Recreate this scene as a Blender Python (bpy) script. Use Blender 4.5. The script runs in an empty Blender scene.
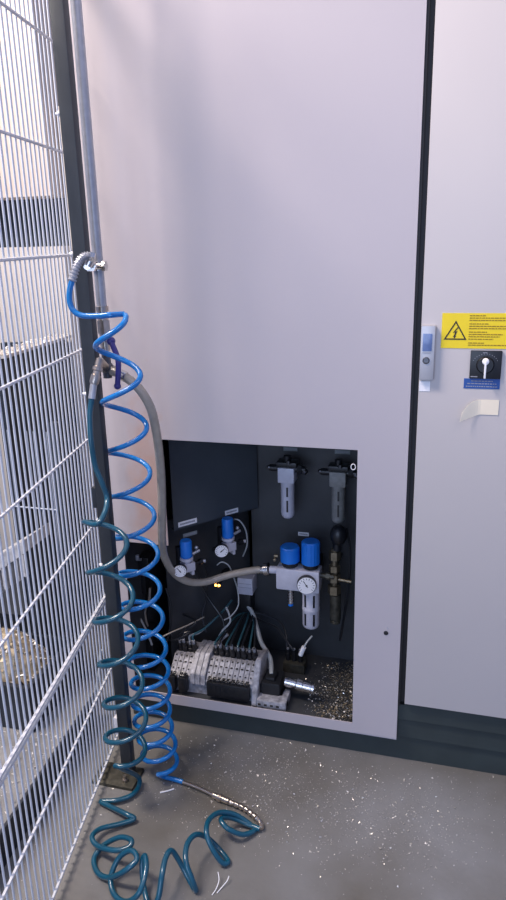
import bpy, bmesh, math, random
from mathutils import Vector, Matrix
random.seed(7)
S = bpy.context.scene
COL = S.collection
PI = math.pi

# ------------------------------------------------------------------ camera
CAM = Vector((0, -1.76, 1.5))
FPX = 700.0
AX = Vector((0.96335553, 0.05461833, -0.262608))     # world x, y, z in camera axes (right, down, forward)
AY = Vector((0.26712551, -0.28402528, 0.92085482))
AZ = Vector((-0.02429176, -0.95725988, -0.28820728))
cam = bpy.data.cameras.new('camera')
cam.sensor_fit = 'VERTICAL'; cam.sensor_height = 36.0; cam.lens = FPX * 36.0 / 900.0
cam.clip_start = 0.02
cam.dof.use_dof = False
co = bpy.data.objects.new('camera', cam); COL.objects.link(co)
right = Vector((AX[0], AY[0], AZ[0])); down = Vector((AX[1], AY[1], AZ[1])); fwd = Vector((AX[2], AY[2], AZ[2]))
m = Matrix.Identity(4)
for i in range(3):
    m[i][0] = right[i]; m[i][1] = -down[i]; m[i][2] = -fwd[i]; m[i][3] = CAM[i]
co.matrix_world = m
S.camera = co

# ------------------------------------------------------------------ world, lamps, exposure
w = bpy.data.worlds.new('world'); S.world = w; w.use_nodes = True
bg = w.node_tree.nodes['Background']
bg.inputs[0].default_value = (0.38, 0.50, 0.95, 1); bg.inputs[1].default_value = 0.42
def area(name, loc, target, size, power, color):
    l = bpy.data.lights.new(name, 'AREA'); l.shape = 'RECTANGLE'; l.size = size[0]; l.size_y = size[1]
    l.energy = power; l.color = color
    o = bpy.data.objects.new(name, l); COL.objects.link(o); o.location = loc
    o.rotation_euler = (Vector(target) - Vector(loc)).to_track_quat('-Z', 'Y').to_euler()
    return o
area('hall_lamp_left', (-1.95, -1.25, 4.1), (-0.5, 0, 1.2), (0.6, 0.7), 100, (1.0, 0.84, 0.76))
area('hall_lamp_right', (1.4, -1.6, 3.6), (0.1, 0, 1.0), (1.2, 1.2), 16, (1.0, 0.82, 0.70))
area('hall_lamp_far', (-2.6, -0.9, 3.6), (-2.0, 0.8, 1.2), (0.8, 0.8), 75, (1.0, 0.88, 0.76))
area('front_fill', (-0.75, -3.9, 1.5), (-0.6, 0.1, 0.7), (2.2, 1.8), 38, (0.58, 0.72, 1.0))  # added bluish fill behind the camera, brightens the bay and lower left
S.view_settings.view_transform = 'Standard'; S.view_settings.look = 'None'
S.view_settings.gamma = 1.0; S.view_settings.use_curve_mapping = False
S.view_settings.exposure = 0.45

# ------------------------------------------------------------------ placing helpers
def ray(px, py):
    r = Vector((px - 253.0, py - 450.0, FPX))
    return Vector((AX.dot(r), AY.dot(r), AZ.dot(r)))
def W(px, py, y=0.0):
    r = ray(px, py); return CAM + r * ((y - CAM.y) / r.y)
def F(px, py, z=0.0):
    r = ray(px, py); return CAM + r * ((z - CAM.z) / r.z)

# ------------------------------------------------------------------ materials
def mat(name, col, rough=0.5, metal=0.0, var=0.06, scale=30.0, col2=None, bump=0.0, spec=None, alpha=None, emit=None, coat=0.0, trans=0.0):
    mt = bpy.data.materials.new(name); mt.use_nodes = True
    nt = mt.node_tree; b = nt.nodes['Principled BSDF']
    tc = nt.nodes.new('ShaderNodeTexCoord'); nz = nt.nodes.new('ShaderNodeTexNoise')
    nz.inputs['Scale'].default_value = scale; nz.inputs['Detail'].default_value = 4
    nt.links.new(tc.outputs['Object'], nz.inputs['Vector'])
    rp = nt.nodes.new('ShaderNodeValToRGB')
    c2 = col2 if col2 else tuple(max(0, c * (1 - var * 2)) for c in col)
    rp.color_ramp.elements[0].position = 0.3; rp.color_ramp.elements[1].position = 0.7
    rp.color_ramp.elements[0].color = (*c2, 1); rp.color_ramp.elements[1].color = (*col, 1)
    nt.links.new(nz.outputs[0], rp.inputs[0]); nt.links.new(rp.outputs[0], b.inputs['Base Color'])
    b.inputs['Roughness'].default_value = rough; b.inputs['Metallic'].default_value = metal
    if spec is not None: b.inputs['Specular IOR Level'].default_value = spec
    if coat: b.inputs['Coat Weight'].default_value = coat; b.inputs['Coat Roughness'].default_value = 0.1
    if trans: b.inputs['Transmission Weight'].default_value = trans
    if bump:
        bp = nt.nodes.new('ShaderNodeBump'); bp.inputs['Strength'].default_value = bump; bp.inputs['Distance'].default_value = 0.002
        nt.links.new(nz.outputs[0], bp.inputs['Height']); nt.links.new(bp.outputs[0], b.inputs['Normal'])
    if emit:
        b.inputs['Emission Color'].default_value = (*emit[0], 1); b.inputs['Emission Strength'].default_value = emit[1]
    return mt

M = {}
M['panel'] = mat('panel_paint', (0.50, 0.465, 0.485), 0.45, var=0.015, scale=3.0, spec=0.35)
M['door'] = mat('door_paint', (0.53, 0.50, 0.495), 0.42, var=0.012, scale=3.0, spec=0.4)
M['plinth'] = mat('plinth_paint', (0.035, 0.050, 0.052), 0.5, var=0.1, scale=12)
M['seal'] = mat('rubber_seal', (0.012, 0.012, 0.014), 0.6)
M['inner'] = mat('inner_paint', (0.052, 0.056, 0.062), 0.5, var=0.2, scale=8)
M['plate'] = mat('plate_paint', (0.060, 0.072, 0.085), 0.5, var=0.1, scale=8)
M['post'] = mat('post_paint', (0.030, 0.038, 0.048), 0.42, var=0.1, scale=20)
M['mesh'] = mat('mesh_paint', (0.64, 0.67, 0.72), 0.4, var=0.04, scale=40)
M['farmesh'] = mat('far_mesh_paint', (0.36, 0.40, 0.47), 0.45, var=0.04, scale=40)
M['zinc'] = mat('zinc', (0.47, 0.49, 0.54), 0.38, 0.55, var=0.08, scale=60)
M['steel'] = mat('bright_steel', (0.72, 0.70, 0.68), 0.22, 1.0, var=0.06, scale=80)
M['darksteel'] = mat('dark_steel', (0.16, 0.16, 0.17), 0.35, 0.9, var=0.15, scale=80)
M['nickel'] = mat('warm_nickel', (0.62, 0.54, 0.46), 0.28, 0.95, var=0.1, scale=80)
M['brass'] = mat('old_brass', (0.30, 0.25, 0.17), 0.38, 0.8, var=0.2, scale=70)
M['olive'] = mat('dull_brass', (0.12, 0.115, 0.09), 0.5, 0.6, var=0.3, scale=50)
M['blue'] = mat('blue_polyurethane', (0.004, 0.19, 0.56), 0.22, var=0.08, scale=20, coat=0.5)
M['teal'] = mat('teal_polyurethane', (0.003, 0.085, 0.145), 0.3, var=0.1, scale=20, coat=0.5)
M['lever'] = mat('lever_paint', (0.035, 0.032, 0.22), 0.35, coat=0.3)
M['knob'] = mat('knob_blue', (0.010, 0.19, 0.72), 0.4, var=0.06)
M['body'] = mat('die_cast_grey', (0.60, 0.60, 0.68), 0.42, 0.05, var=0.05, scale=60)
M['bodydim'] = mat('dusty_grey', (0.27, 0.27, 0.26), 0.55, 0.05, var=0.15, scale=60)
M['black'] = mat('black_plastic', (0.012, 0.013, 0.016), 0.38, var=0.1, scale=60)
M['white'] = mat('white_plastic', (0.88, 0.88, 0.90), 0.5, var=0.02)
M['paper'] = mat('paper', (0.86, 0.78, 0.62), 0.8, var=0.02, spec=0.1)
M['terminal'] = mat('terminal_grey', (0.46, 0.46, 0.50), 0.5, var=0.30, scale=70)
M['labeldim'] = mat('dusty_label', (0.22, 0.25, 0.26), 0.8, var=0.05)
M['ink'] = mat('ink', (0.03, 0.025, 0.02), 0.7)
M['inkgrey'] = mat('grey_print', (0.30, 0.31, 0.36), 0.7)
M['inkyellow'] = mat('ochre_print', (0.33, 0.20, 0.01), 0.7)
M['yellow'] = mat('sticker_yellow', (0.86, 0.66, 0.008), 0.5, var=0.02)
M['bluelabel'] = mat('label_blue', (0.018, 0.085, 0.33), 0.5, var=0.03)
M['screen'] = mat('display_film', (0.14, 0.21, 0.42), 0.2, var=0.1, scale=90)
M['alu'] = mat('satin_aluminium', (0.48, 0.48, 0.50), 0.4, 0.4, var=0.03)
M['cable'] = mat('grey_cable', (0.42, 0.45, 0.46), 0.4)
M['blacktube'] = mat('black_tube', (0.016, 0.018, 0.022), 0.3)
M['tealtube'] = mat('teal_tube', (0.03, 0.10, 0.13), 0.3)
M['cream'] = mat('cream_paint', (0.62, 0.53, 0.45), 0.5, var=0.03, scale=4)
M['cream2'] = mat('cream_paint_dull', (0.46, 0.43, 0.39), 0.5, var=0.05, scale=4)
M['traygrey'] = mat('tray_grey', (0.26, 0.26, 0.255), 0.5, var=0.2, scale=12)
M['binmetal'] = mat('dusty_bin_and_shade', (0.020, 0.027, 0.038), 0.5, 0.2, var=0.25, scale=9)  # bin metal, also the painted shade in the cream machine's recess
M['chute'] = mat('chute_grey', (0.62, 0.62, 0.62), 0.5, 0.2, var=0.2, scale=40)
M['chip'] = mat('aluminium_swarf', (0.85, 0.82, 0.76), 0.3, 0.45, var=0.1, scale=90)
M['chipbrown'] = mat('dusty_swarf', (0.46, 0.38, 0.25), 0.45, 0.4, col2=(0.09, 0.075, 0.05), scale=30)
M['led'] = mat('orange_lamp', (0.9, 0.4, 0.05), 0.4, emit=((1.0, 0.42, 0.08), 6.0))
M['orange'] = mat('amber_plastic', (0.5, 0.2, 0.03), 0.4)
M['hall'] = mat('hall_wall_paint', (0.30, 0.29, 0.28), 0.8, var=0.08, scale=2)

# braided hose: translucent grey with a fine criss-cross
def braid_mat():
    mt = mat('braided_pvc', (0.38, 0.345, 0.295), 0.25, var=0.1, scale=40, coat=0.4)
    nt = mt.node_tree; b = nt.nodes['Principled BSDF']
    tc = nt.nodes.new('ShaderNodeTexCoord'); wv = nt.nodes.new('ShaderNodeTexWave')
    wv.inputs['Scale'].default_value = 90; wv.inputs['Distortion'].default_value = 1.0
    nt.links.new(tc.outputs['Object'], wv.inputs['Vector'])
    bp = nt.nodes.new('ShaderNodeBump'); bp.inputs['Strength'].default_value = 0.25; bp.inputs['Distance'].default_value = 0.001
    nt.links.new(wv.outputs[0], bp.inputs['Height']); nt.links.new(bp.outputs[0], b.inputs['Normal'])
    return mt
M['braid'] = braid_mat()

# rust wash on the front panel beside the braided hose
def panel_stain(mt):
    nt = mt.node_tree; b = nt.nodes['Principled BSDF']
    src = b.inputs['Base Color'].links[0].from_socket
    tc = nt.nodes.new('ShaderNodeTexCoord')
    mp = nt.nodes.new('ShaderNodeMapping'); mp.inputs['Location'].default_value = (0.82, 0, -0.80)
    nt.links.new(tc.outputs['Object'], mp.inputs['Vector'])
    sc = nt.nodes.new('ShaderNodeVectorMath'); sc.operation = 'MULTIPLY'; sc.inputs[1].default_value = (15, 0, 3.2)
    nt.links.new(mp.outputs[0], sc.inputs[0])
    ln = nt.nodes.new('ShaderNodeVectorMath'); ln.operation = 'LENGTH'; nt.links.new(sc.outputs[0], ln.inputs[0])
    nz = nt.nodes.new('ShaderNodeTexNoise'); nz.inputs['Scale'].default_value = 22; nz.inputs['Detail'].default_value = 6
    nt.links.new(tc.outputs['Object'], nz.inputs['Vector'])
    ad = nt.nodes.new('ShaderNodeMath'); ad.operation = 'MULTIPLY_ADD'; ad.inputs[1].default_value = 1.4; ad.inputs[2].default_value = -0.7
    nt.links.new(nz.outputs[0], ad.inputs[0])
    sm = nt.nodes.new('ShaderNodeMath'); sm.operation = 'ADD'; nt.links.new(ln.outputs['Value'], sm.inputs[0]); nt.links.new(ad.outputs[0], sm.inputs[1])
    mr = nt.nodes.new('ShaderNodeMapRange'); mr.inputs[1].default_value = 0.35; mr.inputs[2].default_value = 1.1
    mr.inputs[3].default_value = 0.6; mr.inputs[4].default_value = 0.0
    nt.links.new(sm.outputs[0], mr.inputs[0])
    mx = nt.nodes.new('ShaderNodeMix'); mx.data_type = 'RGBA'
    nt.links.new(mr.outputs[0], mx.inputs['Factor']); nt.links.new(src, mx.inputs['A']); mx.inputs['B'].default_value = (0.52, 0.30, 0.20, 1)
    nt.links.new(mx.outputs['Result'], b.inputs['Base Color'])
panel_stain(M['panel'])

def floor_mat():
    mt = bpy.data.materials.new('floor_coating'); mt.use_nodes = True
    nt = mt.node_tree; b = nt.nodes['Principled BSDF']
    tc = nt.nodes.new('ShaderNodeTexCoord')
    n1 = nt.nodes.new('ShaderNodeTexNoise'); n1.inputs['Scale'].default_value = 2.2; n1.inputs['Detail'].default_value = 6
    nt.links.new(tc.outputs['Object'], n1.inputs['Vector'])
    r1 = nt.nodes.new('ShaderNodeValToRGB')
    r1.color_ramp.elements[0].position = 0.35; r1.color_ramp.elements[0].color = (0.125, 0.118, 0.102, 1)
    r1.color_ramp.elements[1].position = 0.65; r1.color_ramp.elements[1].color = (0.215, 0.220, 0.225, 1)
    nt.links.new(n1.outputs[0], r1.inputs[0])
    n2 = nt.nodes.new('ShaderNodeTexVoronoi'); n2.inputs['Scale'].default_value = 95
    nt.links.new(tc.outputs['Object'], n2.inputs['Vector'])
    r2 = nt.nodes.new('ShaderNodeValToRGB'); r2.color_ramp.elements[0].position = 0.05; r2.color_ramp.elements[1].position = 0.12
    r2.color_ramp.elements[0].color = (1, 1, 1, 1); r2.color_ramp.elements[1].color = (0, 0, 0, 1)
    nt.links.new(n2.outputs['Distance'], r2.inputs[0])
    n3 = nt.nodes.new('ShaderNodeTexNoise'); n3.inputs['Scale'].default_value = 5.0
    nt.links.new(tc.outputs['Object'], n3.inputs['Vector'])
    r3 = nt.nodes.new('ShaderNodeValToRGB'); r3.color_ramp.elements[0].position = 0.5; r3.color_ramp.elements[1].position = 0.62
    nt.links.new(n3.outputs[0], r3.inputs[0])
    mu = nt.nodes.new('ShaderNodeMath'); mu.operation = 'MULTIPLY'
    nt.links.new(r2.outputs[0], mu.inputs[0]); nt.links.new(r3.outputs[0], mu.inputs[1])
    mu2 = nt.nodes.new('ShaderNodeMath'); mu2.operation = 'MULTIPLY'; mu2.inputs[1].default_value = 0.5
    nt.links.new(mu.outputs[0], mu2.inputs[0])
    mx = nt.nodes.new('ShaderNodeMix'); mx.data_type = 'RGBA'
    nt.links.new(mu2.outputs[0], mx.inputs['Factor']); nt.links.new(r1.outputs[0], mx.inputs['A']); mx.inputs['B'].default_value = (0.45, 0.45, 0.43, 1)
    nt.links.new(mx.outputs['Result'], b.inputs['Base Color'])
    n4 = nt.nodes.new('ShaderNodeTexNoise'); n4.inputs['Scale'].default_value = 60
    nt.links.new(tc.outputs['Object'], n4.inputs['Vector'])
    bp = nt.nodes.new('ShaderNodeBump'); bp.inputs['Strength'].default_value = 0.25; bp.inputs['Distance'].default_value = 0.002
    nt.links.new(n4.outputs[0], bp.inputs['Height']); nt.links.new(bp.outputs[0], b.inputs['Normal'])
    b.inputs['Roughness'].default_value = 0.38; b.inputs['Specular IOR Level'].default_value = 0.5
    return mt
M['floor'] = floor_mat()

# ------------------------------------------------------------------ mesh helpers
class MB:
    def __init__(s): s.bm = bmesh.new()
    def box(s, a, b, mtx=None, bev=0.0):
        a = Vector(a); b = Vector(b)
        t = bmesh.new()
        r = bmesh.ops.create_cube(t, size=1.0)
        c = (a + b) / 2; d = b - a
        for v in t.verts:
            v.co = Vector((v.co.x * d.x, v.co.y * d.y, v.co.z * d.z)) + c
        if bev: bmesh.ops.bevel(t, geom=list(t.edges), offset=bev, segments=2, affect='EDGES', profile=0.6)
        if mtx is not None: t.transform(mtx)
        s._merge(t); return s
    def _merge(s, t):
        me = bpy.data.meshes.new('tmp'); t.to_mesh(me); t.free(); s.bm.from_mesh(me); bpy.data.meshes.remove(me)
    def prism(s, pts, h, mtx=None, bev=0.0):
        """pts: 2D outline (x, z), extruded along y from 0 to h"""
        t = bmesh.new()
        f = t.faces.new([t.verts.new((x, 0, z)) for x, z in pts])
        r = bmesh.ops.extrude_face_region(t, geom=[f])
        for g in r['geom']:
            if isinstance(g, bmesh.types.BMVert): g.co.y += h
        bmesh.ops.recalc_face_normals(t, faces=t.faces)
        if bev: bmesh.ops.bevel(t, geom=list(t.edges), offset=bev, segments=2, affect='EDGES')
        if mtx is not None: t.transform(mtx)
        s._merge(t); return s
    def lathe(s, prof, p, axis=(0, 0, 1), n=24):
        """prof: list of (radius, height) along axis from p"""
        q = Vector(axis).normalized().to_track_quat('Z', 'Y').to_matrix().to_4x4(); mtx = Matrix.Translation(Vector(p)) @ q
        t = bmesh.new(); rings = []
        for r, h in prof:
            if r < 1e-6: rings.append([t.verts.new((0, 0, h))])
            else: rings.append([t.verts.new((r * math.cos(2 * PI * k / n), r * math.sin(2 * PI * k / n), h)) for k in range(n)])
        for a, b in zip(rings, rings[1:]):
            for k in range(n):
                k2 = (k + 1) % n
                if len(a) == 1 and len(b) > 1: t.faces.new((a[0], b[k2], b[k]))
                elif len(b) == 1 and len(a) > 1: t.faces.new((a[k], a[k2], b[0]))
                elif len(a) > 1: t.faces.new((a[k], a[k2], b[k2], b[k]))
        if len(rings[0]) > 1: t.faces.new(list(reversed(rings[0])))
        if len(rings[-1]) > 1: t.faces.new(rings[-1])
        t.transform(mtx); s._merge(t); return s
    def cyl(s, a, b, r, n=20, r2=None):
        a = Vector(a); b = Vector(b); L = (b - a).length
        return s.lathe([(r, 0), (r if r2 is None else r2, L)], a, b - a, n)
    def hexa(s, a, b, r): return s.cyl(a, b, r, 6)
    def tube(s, pts, r, n=10, caps=True):
        pts = [Vector(p) for p in pts]
        t = bmesh.new(); rings = []
        tan = []
        for i in range(len(pts)):
            d = pts[min(i + 1, len(pts) - 1)] - pts[max(i - 1, 0)]
            tan.append(d.normalized() if d.length > 1e-9 else Vector((0, 0, 1)))
        u = tan[0].orthogonal().normalized()
        for i, p in enumerate(pts):
            u = (u - tan[i] * u.dot(tan[i]))
            if u.length < 1e-6: u = tan[i].orthogonal()
            u.normalize(); v = tan[i].cross(u)
            rr = r[i] if isinstance(r, (list, tuple)) else r
            rings.append([t.verts.new(p + (u * math.cos(2 * PI * k / n) + v * math.sin(2 * PI * k / n)) * rr) for k in range(n)])
        for a, b in zip(rings, rings[1:]):
            for k in range(n): t.faces.new((a[k], a[(k + 1) % n], b[(k + 1) % n], b[k]))
        if caps: t.faces.new(list(reversed(rings[0]))); t.faces.new(rings[-1])
        s._merge(t); return s
    def ball(s, p, r, sc=(1, 1, 1)):
        t = bmesh.new(); bmesh.ops.create_uvsphere(t, u_segments=16, v_segments=10, radius=r)
        t.transform(Matrix.Translation(Vector(p)) @ Matrix.Diagonal((*sc, 1)))
        s._merge(t); return s
    def flake(s, p, size):
        d = [Vector((random.uniform(-1, 1), random.uniform(-1, 1), random.uniform(-.5, .5))) * size for _ in range(3)]
        p = Vector(p); lo = min(x.z for x in d)
        vs = [s.bm.verts.new(p + x - Vector((0, 0, lo))) for x in d]
        s.bm.faces.new(vs); return s
    def build(s, name, mt, parent=None, smooth=True, kind=None, wn=True):
        bmesh.ops.recalc_face_normals(s.bm, faces=s.bm.faces)
        me = bpy.data.meshes.new(name); s.bm.to_mesh(me); s.bm.free()
        if isinstance(mt, str): mt = M[mt]
        me.materials.append(mt)
        o = bpy.data.objects.new(name, me); COL.objects.link(o)
        if smooth:
            me.shade_smooth()
            try: me.set_sharp_from_angle(angle=math.radians(35))
            except Exception: pass
        if parent: o.parent = parent; o.matrix_parent_inverse = parent.matrix_world.inverted()
        if kind: o['kind'] = kind
        return o

def smooth_path(pts, sub=8):
    """Catmull-Rom through pts"""
    P = [Vector(p) for p in pts]; P = [P[0] * 2 - P[1]] + P + [P[-1] * 2 - P[-2]]
    out = []
    for i in range(1, len(P) - 2):
        for k in range(sub):
            t = k / sub
            out.append(0.5 * ((2 * P[i]) + (P[i + 1] - P[i - 1]) * t + (2 * P[i - 1] - 5 * P[i] + 4 * P[i + 1] - P[i + 2]) * t * t
                              + (3 * P[i] - P[i - 1] - 3 * P[i + 1] + P[i + 2]) * t ** 3))
    out.append(P[-2]); return out

def tag(o, label=None, cat=None, group=None, kind=None):
    if label: o['label'] = label
    if cat: o['category'] = cat
    if group: o['group'] = group
    if kind: o['kind'] = kind
    return o
def thing(name, loc, label, cat, group=None, rotz=0.0):
    o = bpy.data.objects.new(name, None); COL.objects.link(o); o.empty_display_size = 0.05
    o.location = loc; o.rotation_euler = (0, 0, rotz)
    o.matrix_world = Matrix.Translation(Vector(loc)) @ Matrix.Rotation(rotz, 4, 'Z')
    return tag(o, label, cat, group)

# ================================================================== SETTING
b = MB(); b.box((-4.2, -3.2, -0.05), (2.2, 2.6, 0.0)); tag(b.build('floor', 'floor', smooth=False), 'grey coated workshop floor sprinkled with metal chips', 'floor', kind='structure')
b = MB(); b.box((-4.2, 2.6, 0.0), (2.2, 2.7, 4.5)); tag(b.build('wall_back', 'hall', smooth=False), 'grey hall wall far behind the machines', 'wall', kind='structure')

# ================================================================== MACHINE ENCLOSURE
enc = thing('machine_enclosure', (-0.5, 0.3, 0.0), 'light grey sheet metal machine enclosure with a cut-out service bay and a dark plinth', 'machine')
XL, XR, ZT = -0.955, -0.088, 2.60
T = 0.003
# opening outline (L-shaped)
OX0, OX1, OX2 = -0.915, -0.770, -0.217
OZB, OZM, OZT = 0.120, 0.638, 0.965
b = MB()
def pb(x0, z0, x1, z1): b.box((x0, 0, z0), (x1, T, z1))
pb(XL, 0.086, OX0, ZT); pb(OX0, OZM, OX1, ZT); pb(OX1, OZT, OX2, ZT); pb(OX2, 0.088, XR, ZT); pb(OX0, 0.086, OX2, OZB)
# turned edges round the sheet and the opening
b.box((XL, T, 0.086), (XL + T, 0.58, ZT)); b.box((XR - T, T, 0.088), (XR, 0.03, ZT)); b.box((XL, T, 0.083), (XR, 0.02, 0.087))

fp = b.build('front_panel', 'panel', enc, smooth=False)
b = MB(); p = Vector((-0.128, 0, 0.435))
b.lathe([(0.0, -0.0015), (0.004, -0.002), (0.0065, -0.001), (0.0065, 0.001)], p, (0, 1, 0)); o = b.build('hole_plug', 'seal', fp)
b = MB(); b.lathe([(0.0, -0.0012), (0.002, -0.0012), (0.002, 0)], (-0.124, -0.0004, 0.452), (0, 1, 0)); b.build('rivet', 'zinc', fp)
# cabinet door on the right
b = MB(); b.box((-0.069, -0.002, 0.2135), (0.95, 0.026, ZT), bev=0.0015)
door = b.build('cabinet_door', 'door', enc, smooth=True)
# rubber seal in the gap
b = MB(); b.box((XR + 0.001, 0.012, 0.2), (-0.070, 0.03, ZT)); b.box((XR + 0.001, 0.003, 0.2), (XR + 0.006, 0.014, ZT)); b.build('door_seal', 'seal', enc, smooth=False)
# plinth and frame behind the panels
b = MB(); b.box((-0.945, 0.028, 0.0), (0.95, 0.50, 0.085)); b.box((XR - 0.004, 0.020, 0.085), (0.95, 0.055, 0.150)); b.box((XR - 0.004, 0.012, 0.150), (0.95, 0.055, 0.212), bev=0.001)
b.build('plinth', 'plinth', enc, smooth=False)
# service bay liner: floor, ceiling, back, slanted left wall, right wall
BK = 0.34
b = MB()
b.box((OX0 - 0.02, 0.004, 0.098), (-0.19, 0.46, 0.108)); b.box((OX0 - 0.02, 0.02, 0.99), (-0.19, 0.46, 1.0))
b.box((-0.62, BK, 0.108), (-0.19, BK + 0.01, 0.99)); b.box((-0.20, 0.02, 0.108), (-0.19, BK, 0.99))
b.box((OX0 - 0.02, BK + 0.11, 0.108), (-0.6, BK + 0.12, 0.99)); b.box((OX0 - 0.02, 0.02, 0.108), (OX0 - 0.012, BK + 0.11, 0.99)); b.box((-0.62, BK, 0.108), (-0.61, BK + 0.12, 0.99))
b.build('service_bay_liner', 'inner', enc, smooth=False)
# slanted mounting plate
dv = ray(1320, 213); dv.z = 0; dv.normalize()
pr = W(258, 508, BK - 0.012)
sl = 0.315
pl_left = pr - dv * sl
ang = math.atan2(dv.y, dv.x)
mtx = Matrix.Translation((pl_left.x, pl_left.y, 0)) @ Matrix.Rotation(ang, 4, 'Z')
b = MB(); b.box((0, 0, pr.z), (sl, 0.004, 0.985), mtx); b.box((0, 0, pr.z), (sl, 0.02, pr.z + 0.003), mtx)
b.build('mounting_plate', 'plate', enc, smooth=False)
b = MB(); b.box((0.0, 0.07, 0.108), (sl + 0.02, 0.075, pr.z + 0.01), mtx); b.build('lower_plate', 'inner', enc, smooth=False)

def plate_pt(px, py, off=0.0):
    """point on the plane parallel to the slanted plate, off metres in front of it"""
    n = Vector((-dv.y, dv.x, 0)); base = pl_left - n * off
    r = ray(px, py); t = (base - CAM).dot(n) / r.dot(n)
    return CAM + r * t
PM = Matrix.Rotation(ang, 4, 'Z')

# dusty bracket with a grommet on the right inner side
b = MB(); p = W(354, 467, 0.004)
b.tube([p + Vector((-0.002, 0, 0)) + Vector((math.cos(a) * 0.006, 0, math.sin(a) * 0.008)) for a in [k * 2 * PI / 20 for k in range(21)]], 0.0012, 6)
tag(b.build('cable_clip', 'white'), 'small white ring clip on the right edge of the bay opening', 'clip')

# ================================================================== STICKERS AND CONTROLS ON THE DOOR
def flat(pts, y0, th=0.0008):
    bb = MB(); bb.prism([(p.x, p.z) for p in pts], -th, Matrix.Translation((0, y0, 0))); return bb
DY = -0.0021
wl = thing('warning_sticker', W(470, 348, DY), 'yellow electrical danger sticker with black lightning triangle and small print above the switch', 'sticker')
q = [W(443, 313, DY), W(520, 314.5, DY), W(520, 352, DY), W(441.5, 347.5, DY)]
x0, x1 = -0.021, 0.165; z1 = W(443, 313, DY).z; z0 = W(442, 348, DY).z
b = MB(); b.box((x0, DY - 0.0008, z0), (x1, DY, z1)); b.build('sticker_sheet', 'yellow', wl, smooth=False)
a = W(443.5, 339.5, DY); c = W(466.5, 340, DY); t = W(455.5, 320.5, DY)
L0, L1 = Vector((a.x, 0, a.z)), Vector((c.x, 0, a.z)); Tt = Vector(((a.x + c.x) / 2, 0, t.z))
def tri(scale):
    cen = Vector((Tt.x, 0, a.z + (Tt.z - a.z) / 3)); return [cen + (v - cen) * scale for v in (L0, L1, Tt)]
o3, i3 = tri(1.0), tri(0.80)
b = MB(); bm = b.bm; yo = DY - 0.0014
ov = [bm.verts.new((v.x, yo, v.z)) for v in o3]; iv = [bm.verts.new((v.x, yo, v.z)) for v in i3]
for k in range(3): bm.faces.new((ov[k], ov[(k + 1) % 3], iv[(k + 1) % 3], iv[k]))
r = bmesh.ops.extrude_face_region(bm, geom=list(bm.faces))
for g in r['geom']:
    if isinstance(g, bmesh.types.BMVert): g.co.y += 0.0005
cx, cz = Tt.x, a.z + (Tt.z - a.z) * 0.36
bolt = [(0.004, 0.0135), (-0.0060, 0.0), (-0.001, 0.0015), (-0.0035, -0.008), (-0.0055, -0.0072), (-0.002, -0.0135), (0.0022, -0.0078), (0.0003, -0.0078), (0.0042, 0.0045), (-0.001, 0.003), (0.007, 0.0125)]
b.prism([(cx + x, cz + z) for x, z in bolt], -0.0005, Matrix.Translation((0, yo + 0.0005, 0)))
b.build('danger_triangle', 'ink', wl, smooth=False)
b = MB()
rows = [0.93, 0.865, 0.80, 0.70, 0.635, 0.57, 0.47, 0.405, 0.34, 0.27, 0.16, 0.10]
wd = [0.35, 1, 0.93, 0.42, 0.96, 0.85, 0.40, 0.75, 0.68, 0.55, 0.35, 1.0]
tx0 = x0 + 0.063
for rr, ww in zip(rows, wd):
    zc = z0 + (z1 - z0) * rr; x = tx0; end = tx0 + (x1 - 0.02 - tx0) * ww
    while x < end:
        l = random.uniform(0.004, 0.011); b.box((x, DY - 0.0013, zc - 0.0011), (min(x + l, end), DY - 0.0007, zc + 0.0011)); x += l + 0.0013
b.build('small_print', 'inkyellow', wl, smooth=False)

# rotary main switch
sx0, sx1 = 0.0495, 0.1215; sz1, sz0 = 1.232, 1.164
sw = thing('rotary_switch', ((sx0 + sx1) / 2, DY, sz0), 'black square rotary main switch with a white pointer knob below the yellow sticker', 'switch')
b = MB(); b.box((sx0, DY - 0.006, sz0), (sx1, DY, sz1), bev=0.002); b.build('switch_plate', 'black', sw)
kc = Vector(((sx0 + sx1) / 2 - 0.001, DY - 0.006, (sz0 + sz1) / 2))
b = MB(); b.lathe([(0.021, 0), (0.021, 0.002), (0.018, 0.007), (0.0, 0.007)], kc, (0, -1, 0), 32); b.build('dial', 'black', sw)
b = MB(); b.box((kc.x - 0.0022, kc.y - 0.018, kc.z - 0.030), (kc.x + 0.0022, kc.y - 0.008, kc.z + 0.012), bev=0.001)
b.lathe([(0.0078, 0), (0.0078, 0.006), (0.005, 0.008), (0, 0.008)], kc + Vector((0, -0.008, 0.010)), (0, -1, 0)); b.build('pointer', 'white', sw)
b = MB()
for k in range(12):
    a = math.radians(25 + k * 12); b.box((-0.0006, -0.0004, -0.001), (0.0006, 0.0004, 0.001), Matrix.Translation(kc + Vector((math.cos(a) * 0.0295, -0.0003, math.sin(a) * 0.0265))))
b.box((sx0 + 0.028, DY - 0.0066, sz1 - 0.0055), (sx0 + 0.038, DY - 0.0059, sz1 - 0.004)); b.build('dial_marks', 'inkgrey', sw, smooth=False)
b = MB(); b.box((sx0 + 0.003, DY - 0.0066, sz0 + 0.004), (sx0 + 0.019, DY - 0.0059, sz0 + 0.0062)); b.build('plate_print', 'inkgrey', sw, smooth=False)
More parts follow.
